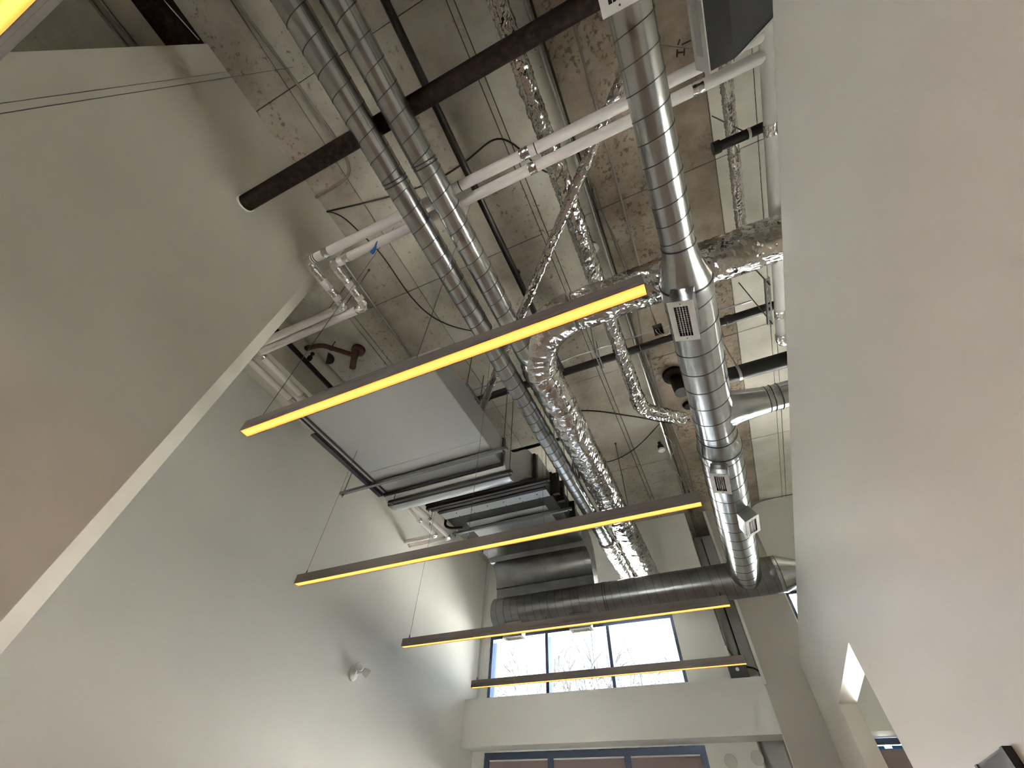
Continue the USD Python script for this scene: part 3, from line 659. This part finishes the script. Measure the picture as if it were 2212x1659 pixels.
# ------------------------------------------------------------------ flat sheet metal duct and air handler
rdx = thing('sheet_metal_duct', 'wide flat sheet metal duct behind the nearest full lamp', 'duct', (-2.85, 2.8, 4.9))
body = cbx(-3.75, -1.945, 2.02, 3.66, 4.9, 5.29, .004)
part(rdx, 'duct_body', body, 'galv_sheet', smooth=False)
part(rdx, 'corner_seam', cbx(-1.952, -1.936, 2.02, 3.62, 4.893, 4.910, .002), 'galv_bright', smooth=False)
part(rdx, 'corner_seam', cbx(-3.765, -3.745, 2.02, 3.66, 4.888, 4.93, .003), 'strut_dark', smooth=False)
part(rdx, 'edge_rail', cbx(-3.70, -3.675, 2.02, 3.66, 4.888, 4.901, .002), 'strut_dark', smooth=False)
part(rdx, 'edge_rail', cbx(-3.83, -3.765, 2.3, 3.66, 4.87, 4.895, .003), 'strut_dark', smooth=False)
part(rdx, 'cross_seam', cat_([cbx(-3.66, -1.95, 3.18, 3.20, 4.893, 4.902, .003)]), 'galv_sheet', smooth=False)

ah = thing('air_handler', 'sheet metal air handler with curved offset, black casing and curved outlet', 'air handler', (-2.7, 5.0, 4.8))
og_b = spline([(0, 3.66, 4.90), (0, 3.72, 4.80), (0, 3.85, 4.775), (0, 4.03, 4.86), (0, 4.24, 5.06), (0, 4.42, 5.24), (0, 4.60, 5.30)], 6)[:, 1:]
og_t = spline([(0, 3.66, 5.24), (0, 3.76, 5.20), (0, 3.92, 5.26), (0, 4.12, 5.45), (0, 4.36, 5.66), (0, 4.60, 5.72)], 6)[:, 1:]
part(ah, 'offset_transition', prism(Polygon(list(map(tuple, og_b)) + list(map(tuple, og_t[::-1]))), 'x', -3.72, -1.90), 'galv_bright', smooth=30)
for q in ((-3.74, -1.92, 3.64, 3.68, 4.86, 5.31), (-3.73, -1.86, 4.56, 4.60, 5.26, 5.74), (-3.70, -1.85, 3.735, 3.765, 4.752, 4.785)):
    part(ah, 'duct_flange', cbx(*q, .003), 'dark', smooth=False)
part(ah, 'inlet_section', cat_([cbx(-3.68, -1.83, 4.60, 5.10, 5.31, 5.74, .003)]), 'galv_bright', smooth=False)
part(ah, 'casing', cat_([cbx(-3.66, -1.80, 5.10, 6.14, 5.31, 5.76, .004)]), 'dark', smooth=False)
for q in ((-3.68, -1.82, 4.66, 4.70, 5.285, 5.315), (-3.68, -1.82, 4.84, 4.90, 5.29, 5.315)):
    part(ah, 'bottom_rail', cbx(*q, .003), 'dark', smooth=False)
part(ah, 'access_panel', cbx(-3.40, -1.99, 5.29, 5.44, 5.298, 5.315, .003), 'galv_bright', smooth=False)
part(ah, 'access_panel', cbx(-3.40, -1.99, 5.47, 5.95, 5.296, 5.315, .003), 'galv_bright', smooth=False)
part(ah, 'panel_screw', cat_([lathe('z', (x, y), [(5.288, 0), (5.288, .007), (5.30, .008)], 8) for y in (4.97, 5.07) for x in np.linspace(-3.4, -2.0, 6)]), 'strut_dark')
out_b = [(6.14, 5.37), (6.60, 5.35), (6.68, 5.30), (6.72, 5.31), (6.80, 5.30), (6.90, 5.25), (6.97, 5.16), (7.0, 5.04), (7.0, 4.96), (7.03, 4.95), (7.05, 4.72)]
out_t = [(6.14, 5.80), (6.9, 5.80), (7.15, 5.70), (7.28, 5.5), (7.32, 5.2), (7.32, 4.70)]
part(ah, 'outlet_plenum', prism(Polygon(out_b + out_t[::-1]), 'x', -3.65, -1.80), 'galv_dark', smooth=28)
part(ah, 'drain_hose', sweep(resample(bend([(-3.68, 5.18, 5.52), (-3.76, 5.20, 5.50), (-3.78, 5.24, 5.30), (-3.70, 5.30, 5.27), (-3.50, 5.36, 5.275)], .05), .02), .022, 14), 'black', 'black drain hose loop')
for q in ((-1.80, -1.70, 5.12, 5.18, 5.35, 5.74), (-1.80, -1.70, 5.18, 5.30, 5.56, 5.60), (-1.80, -1.68, 5.30, 5.36, 5.33, 5.70), (-1.80, -1.70, 5.9, 5.94, 5.33, 5.7)):
    part(ah, 'side_bracket', cbx(*q, .003), 'dark', smooth=False)

def channel(x0, x1, y, z, mat, parent, w=.041, h=.041):
    pr = Polygon([(y - w / 2, z), (y + w / 2, z), (y + w / 2, z + h), (y + w / 2 - .010, z + h), (y + w / 2 - .010, z + h - .004), (y + w / 2 - .004, z + h - .004), (y + w / 2 - .004, z + .004),
                  (y - w / 2 + .004, z + .004), (y - w / 2 + .004, z + h - .004), (y - w / 2 + .010, z + h - .004), (y - w / 2 + .010, z + h), (y - w / 2, z + h)])
    return part(parent, 'strut_channel', prism(pr, 'x', x0, x1), mat, smooth=False)
def trapeze(x0, x1, y, z, label, mat='strut', rods=None, second=None):
    t_ = thing('trapeze_hanger', label, 'hanger', ((x0 + x1) / 2, y, z))
    channel(x0, x1, y, z, mat, t_)
    if second:
        channel(second[0], second[1], second[2], second[3], mat, t_)
    for xr in rods or (x0 + .05, x1 - .05):
        part(t_, 'threaded_rod', line((xr, y, z - .05), (xr, y, H), .006, 8), 'rod')
        part(t_, 'nut', cat_([lathe('z', (xr, y), [(z - .018, .0), (z - .018, .014), (z - .002, .014), (z - .002, 0)], 6)]), 'strut_dark', smooth=False)
    return t_
trapeze(-4.27, -1.74, 3.39, 4.845, 'longest steel strut hanger, sticking out left under the flat duct end')
trapeze(-3.62, -1.80, 3.665, 4.715, 'dark double strut hanger at the foot of the curved duct offset', 'strut_dark', rods=(-3.55, -1.83))
trapeze(-3.74, -1.66, 4.625, 5.225, 'dark strut hanger between the curved offset and the unit casing', 'strut_dark', second=(-3.70, -1.72, 4.70, 5.235))
trapeze(-3.74, -1.62, 5.455, 5.235, 'steel strut hanger under the black framed access panel')
trapeze(-3.62, -1.72, 6.23, 5.305, 'dark strut hanger at the start of the curved outlet', 'strut_dark')
def slotted(x, y0, y1, z, rods, label, w=.05):
    """wall strut along y with slots, on two rods"""
    s = thing('slotted_strut', label, 'hanger', (x, (y0 + y1) / 2, z))
    g = sbox(x - w / 2, y0, x + w / 2, y1)
    for k in range(7):
        yy = y0 + (y1 - y0) * (k + .5) / 7
        g = g.difference(sbox(x - .009, yy - .022, x + .009, yy + .022))
    part(s, 'strut_channel', cat_([prism(g, 'z', z, z + .004), bx(x - w / 2, x - w / 2 + .003, y0, y1, z + .004, z + .04), bx(x + w / 2 - .003, x + w / 2, y0, y1, z + .004, z + .04)]), 'strut', smooth=False)
    for xx, yy in rods:
        part(s, 'threaded_rod', line((xx, yy, z - .06), (xx, yy, H), .007, 8), 'rod')
    return s
slotted(1.49, 2.88, 3.50, 5.75, [(1.49, 2.93), (1.49, 3.45)], 'slotted steel strut on rods beside the white pipe at the right')
slotted(-0.49, 3.28, 3.66, 6.1, [(-0.49, 3.33), (-0.49, 3.61)], 'slotted steel strut under the black main between the foil duct and foil pipe')
slotted(-2.32, 3.10, 3.60, 6.0, [(-2.32, 3.15), (-2.32, 3.55)], 'slotted steel strut at the end of the diagonal foil pipe')

def rods_thing(label, pts):
    r_ = thing('hanger_rod_pair', label, 'hanger rod', (pts[0][0], pts[0][1], pts[0][2]))
    for x, y, z0 in pts:
        part(r_, 'threaded_rod', line((x, y, z0), (x, y, H), .006, 8), 'rod')
        part(r_, 'anchor', lathe('z', (x, y), [(H - .03, .0), (H - .03, .014), (H + .004, .014)], 8), 'strut_dark')
rods_thing('pair of thin rods holding the slim spiral duct near its foil sleeve', [(-1.42 - .13, 4.6, 5.25), (-1.42 + .13, 4.6, 5.25)])
rods_thing('pair of thin rods holding the big foil duct before the second lamp', [(-1.06 - .23, 5.9, 5.3), (-1.06 + .23, 5.9, 5.3)])
rods_thing('pair of thin rods holding the white pipes near the left zigzag', [(-2.9, 1.34, 5.6), (-3.2, 1.34, 5.6)])
rods_thing('pair of thin rods holding the white pipes above the left wall end', [(-4.30, 5.5, 5.56), (-4.30, 3.4, 5.56)])

# ------------------------------------------------------------------ conduits, cables, small ceiling fittings
def conduit(pts, r, mat, label, cat='conduit', R=.08, name='conduit', k=None):
    return solo(name, sweep(resample(bend(pts, R), .04), r, 10), mat, label, cat)
CZc = 6.655
conduit([(0.02, -3.5, 6.63), (0.02, 8.6, 6.63)], .016, 'emt', 'bright steel conduit running the full ceiling length right of the foil pipe')
conduit([(0.065, -3.5, 6.64), (0.065, 8.6, 6.64)], .012, 'cable', 'black cable strapped beside the bright ceiling conduit', 'cable', name='cable')
conduit([(0.36, -2.0, 6.64), (0.36, 3.50, 6.64), (0.36, 3.56, 6.42)], .013, 'emt_dull', 'dull conduit dropping to the junction box by the large grille')
conduit([(-3.628, -6, 6.66), (-3.628, -1.21, 6.66)], .014, 'emt_dull', 'left one of two conduits above the near left wall')
conduit([(-3.545, -6, 6.66), (-3.545, -1.21, 6.66)], .014, 'emt_dull', 'right one of two conduits above the near left wall')
conduit([(-2.43, -3.0, 6.66), (-2.38, -1.25, 6.66), (-2.31, -0.6, 6.66), (-2.27, 0.03, 6.66), (-2.34, 0.30, 6.66), (-2.60, 0.33, 6.66), (-2.90, 0.33, 6.66)], .016, 'emt_dull', 'bent grey conduit on the ceiling curving into the near left wall', R=.12)
conduit([(-3.13, 1.0, 6.655), (-3.2, 3.9, 6.655)], .016, 'emt', 'bright conduit above the white pipe zigzag going behind the flat duct')
conduit([(-2.6, 3.56, 6.42), (0.30, 3.56, 6.42)], .011, 'emt', 'thin conduit running just above the black sprinkler main, left of the junction box')
conduit([(0.42, 3.56, 6.42), (1.49, 3.50, 6.30)], .011, 'emt', 'thin conduit right of the junction box toward the slotted strut')
conduit([(-0.06, 9.17, 6.4), (-0.10, 9.18, 4.35), (0.05, 9.55, 4.1)], .014, 'emt', 'steel conduit going down the back wall beside the window', R=.1)
conduit([(0.10, 9.70, 6.6), (0.10, 9.70, 4.2)], .012, 'cable', 'dark cable down the recessed wall slot beside the column', 'cable', name='cable')
def cable(pts, r, mat, label):
    return solo('cable', sweep(spline(pts, 10), r, 8), mat, label, 'cable')
Zc = 6.672
cable([(-2.9, .516, Zc), (-2.5, .60, Zc), (-1.98, .70, Zc), (-1.5, .75, Zc), (-.94, .69, Zc), (-.67, .672, Zc), (-.50, .86, Zc), (-.3, 1.2, Zc)], .009, 'cable', 'dark cable arching over the ceiling above the twin ducts')
cable([(-2.9, .516, Zc), (-2.76, .655, Zc), (-2.69, .88, Zc), (-2.624, 1.146, Zc), (-2.607, 1.5, Zc), (-2.6, 1.87, Zc), (-2.47, 2.33, Zc), (-2.14, 2.68, Zc), (-1.8, 2.9, Zc)], .008, 'cable', 'dark cable wandering past the white pipe zigzag')
cable([(-1.10, 4.7, 6.5), (-.9, 4.79, 6.5), (-.5, 5.05, 6.5), (-.145, 5.30, 6.5), (.115, 5.5, 6.5), (.48, 5.56, 6.5)], .011, 'cable', 'thick black cable slung from the foil duct to the foil pipe elbow')
cable([(-1.1, 6.25, 6.6), (-.64, 6.11, 6.58), (-.24, 5.83, 6.6), (0.0, 5.62, 6.62)], .008, 'cable', 'thin black cable between the foil duct and the ceiling conduit')
cable([(.11, 1.55, Zc), (.13, 1.96, 6.66), (.19, 2.36, 6.66), (.22, 2.77, 6.62), (.13, 3.8, 6.62), (.15, 5.5, 6.66), (.16, 6.6, 6.64), (.20, 7.7, 6.62)], .010, 'cable_grey', 'grey cable looping beside the ceiling conduit under the slab')
cable([(.19, 3.9, 6.64), (.17, 5.4, 6.62), (.23, 6.4, 6.6), (.24, 7.4, 6.6), (.12, 8.4, 6.6)], .014, 'cable_grey', 'thicker brown grey cable dropping toward the second lamp end')
cable([(-.02, 5.75, 6.62), (.06, 5.95, 6.56), (.10, 6.3, 6.54), (-.05, 6.6, 6.56), (.0, 7.0, 6.6), (.02, 7.5, 6.62)], .007, 'cable_white', 'pale cable snaking past the hanging round sensor')
for k in range(4):
    cable([(1.15, 8.69, 6.50 + .02 * k), (1.3, 8.66, 6.60 + .012 * k), (1.6, 8.67, 6.655 + .003 * k), (2.3, 8.68, 6.67), (3.0, 8.70, 6.66)], .008, 'cable_grey', 'one of four thin cables bunched over the side room back wall')
for p in stage.GetPrimAtPath('/World').GetChildren():
    if p.GetCustomDataByKey('label') == 'one of four thin cables bunched over the side room back wall':
        p.SetCustomDataByKey('group', 'cables bunched over the side room back wall')
ck = np.linspace(0, 5 * np.pi, 60)
solo('cable_coil', sweep(np.stack([-1.49 + .02 * np.cos(ck * .3), 5.50 + .16 * np.cos(ck), 5.98 + .12 * np.sin(ck)], 1), .010, 8), 'cable', 'coil of black cable hanging between the slim spiral duct and the foil duct', 'cable')
solo('cable', sweep(spline([(-1.49, 5.5, 6.10), (-1.47, 5.45, 6.4), (-1.46, 5.4, H)], 8), .006, 8), 'cable', 'short cable holding up the black cable coil', 'cable')

jb = thing('junction_box', 'open metal junction box with loose wires left of the large grille', 'junction box', (.36, 3.56, 6.38))
part(jb, 'box', cat_([cbx(.30, .42, 3.50, 3.62, 6.44, 6.46, .003), bx(.30, .303, 3.50, 3.62, 6.37, 6.44), bx(.417, .42, 3.50, 3.62, 6.37, 6.44), bx(.303, .417, 3.50, 3.503, 6.37, 6.44), bx(.303, .417, 3.617, 3.62, 6.37, 6.44)]), 'strut_dark', smooth=False)
part(jb, 'loose_wires', cat_([sweep(spline([(.33, 3.55, 6.42), (.36, 3.58, 6.33), (.42, 3.60, 6.30), (.50, 3.58, 6.36)], 8), .006, 6), sweep(spline([(.38, 3.56, 6.42), (.43, 3.62, 6.32), (.48, 3.66, 6.30), (.45, 3.72, 6.34)], 8), .005, 6)]), 'cable_white')
def sensor(loc, label, drop):
    s = thing('round_sensor', label, 'sensor', loc, rot=(0, 0, 0), local=True)
    part(s, 'disc', lathe('z', (0, 0), [(0, 0), (0, .058), (.008, .065), (.03, .062), (.035, .03), (.035, 0)], 32), 'plastic_white')
    part(s, 'socket', lathe('z', (0, 0), [(.035, .052), (.11, .052), (.12, .03), (drop, .03)], 24), 'dark')
    return s
sensor((-.10, 6.18, 6.50), 'white disc sensor hanging on a black socket by the ceiling conduit', H - 6.50)
sensor((-.10, 2.21, 6.60), 'white round detector on the ceiling right of the foil pipe', H - 6.60)

# emergency lamps
em = thing('emergency_light', 'small twin headed emergency spotlight on the left wall', 'emergency light', (-5.08, 5.45, 3.35))
part(em, 'base', lathe('x', (5.45, 3.34), [(-5.085, .085), (-5.06, .085), (-5.045, .06), (-5.04, 0)], 28), 'plastic_white')
def head(c, d, r=.055, l=.10):
    c, d = np.array(c, float), np.array(d, float); d /= np.linalg.norm(d)
    return (sweep([c - d * l * .5, c - d * l * .45, c - d * l * .1, c + d * l * .4, c + d * l * .5], np.array([.4, .6, .85, 1, 1.02]) * r, 22), sweep([c + d * l * .5, c + d * l * .505], .8 * r, 22))
for c, d in (((-4.97, 5.40, 3.42), (.75, -.45, -.5)), ((-4.97, 5.58, 3.39), (.55, .75, -.4))):
    a, b = head(c, d)
    hp = part(em, 'lamp_head', a, 'plastic_white')
    part(hp, 'lens', b, 'plastic_clear')
    part(em, 'swivel_arm', line((-5.05, 5.46, 3.35), c, .016, 12), 'plastic_white')
eb = thing('wall_box', 'dark grey box with a round white button, on the back wall beside the column', 'electrical box', (0, 9.15, 3.87))
part(eb, 'box', cbx(-.16, .13, 9.03, 9.2, 3.735, 4.05, .006), 'grey_box', smooth=False)
part(eb, 'button', lathe('y', (-.02, 3.93), [(9.02, 0), (9.02, .025), (9.032, .03)], 24), 'plastic_white')
part(eb, 'lead', sweep(spline([(.12, 9.10, 3.98), (.18, 9.06, 3.95), (.24, 8.95, 3.90), (.30, 8.9, 3.84)], 8), .012, 8), 'cable')
tv = thing('wall_display', 'grey panel with a black edge on the right wall, cut off at the bottom corner', 'panel', (.9, 3.05, 1.4))
part(tv, 'frame', cat_([bx(.868, .90, 2.80, 2.835, 1.40, 1.992), bx(.868, .90, 3.235, 3.27, 1.40, 1.992), bx(.868, .90, 2.835, 3.235, 1.40, 1.43), bx(.875, .90, 2.835, 3.235, 1.985, 1.992)]), 'black', smooth=False)
part(tv, 'panel_face', bx(.874, .885, 2.835, 3.235, 1.43, 1.985), 'screen', smooth=False)
for k, (yy, zz) in enumerate(((8.99, 2.0), (8.2, 2.1))):
    pass
# wall patches on the lower back wall right of the window
solo('wall_patch', cat_([lathe('y', (-.53, 2.80), [(9.196, .0), (9.196, .085), (9.2, .09)], 24)]), 'wall_toned', 'left one of two round painted patches under the bulkhead by the column', 'wall patch')
solo('wall_patch', cat_([lathe('y', (-.14, 2.83), [(9.196, .0), (9.196, .085), (9.2, .09)], 24)]), 'wall_toned', 'right one of two round painted patches under the bulkhead by the column', 'wall patch')
sb = bx(-3.17, -2.93, -6.0, -1.22, 6.50, H)
solo('steel_beam', sb, 'rust', 'dark brown beam wedge above the end of the near left wall', 'beam', smooth=False)
solo('cable', line((-2.90, -1.24, 6.6), (-3.02, -2.4, 6.45), .006, 8), 'cable_white', 'thin pale wire in front of the dark beam wedge', 'cable')

# ------------------------------------------------------------------ outdoors
solo('ground', bx(-60, 60, 9.95, 120, -0.4, -0.2), 'ground', 'paved ground outside the back windows', 'ground', kind='structure', smooth=False)
solo('ground', bx(-60, 4.7, -60, -6.25, -0.4, -0.2), 'ground', 'paved ground outside the added front window', 'ground', kind='structure', smooth=False)
solo('ground', bx(4.75, 60, -60, 9.9, -0.4, -0.2), 'ground', 'paved ground outside the side room', 'ground', kind='structure', smooth=False)
def tree(loc, height, seed, label, spread=1.0):
    rg = np.random.default_rng(seed)
    t_ = thing('bare_tree', label, 'tree', loc, rot=(0, 0, 0), local=True)
    part(t_, 'trunk', sweep([(0, 0, -.2), (.05, .05, height * .25), (0, .1, height * .5)], np.array([.22, .17, .12]), 12), 'bark')
    twigs = []
    def grow(p, d, l, r, lvl, sink):
        d = d / np.linalg.norm(d)
        q1 = p + d * l * .5 + rg.normal(0, .05, 3) * l
        q2 = p + d * l + rg.normal(0, .08, 3) * l
        sink.append(sweep([p, q1, q2], np.array([r, r * .8, r * .6]), 5 if lvl > 1 else 8))
        if lvl >= 4:
            return
        for _ in range(4 if lvl < 3 else 3):
            nd = d + rg.normal(0, .55, 3) * np.array([spread, spread, .5]) + np.array([0, 0, .22])
            grow(q1 if rg.random() < .4 else q2, nd, l * rg.uniform(.55, .8), r * .6, lvl + 1, sink)
    for k in range(7):
        a = k * 2.399
        sink = []
        grow(np.array([0, .08, height * (.34 + .024 * k)]), np.array([math.cos(a) * .8, math.sin(a) * .8, .8]), height * .22, .11, 1, sink)
        part(t_, 'branch', cat_(sink), 'bark')
    return t_
tree((-6.2, 20, 0), 9.4, 5, 'bare branched tree in the middle window pane')
tree((-11.6, 27, 0), 9.6, 9, 'smaller bare tree low in the left window pane')
tree((-3.6, 27, 0), 10.2, 14, 'bare tree whose twigs reach into the right window pane')
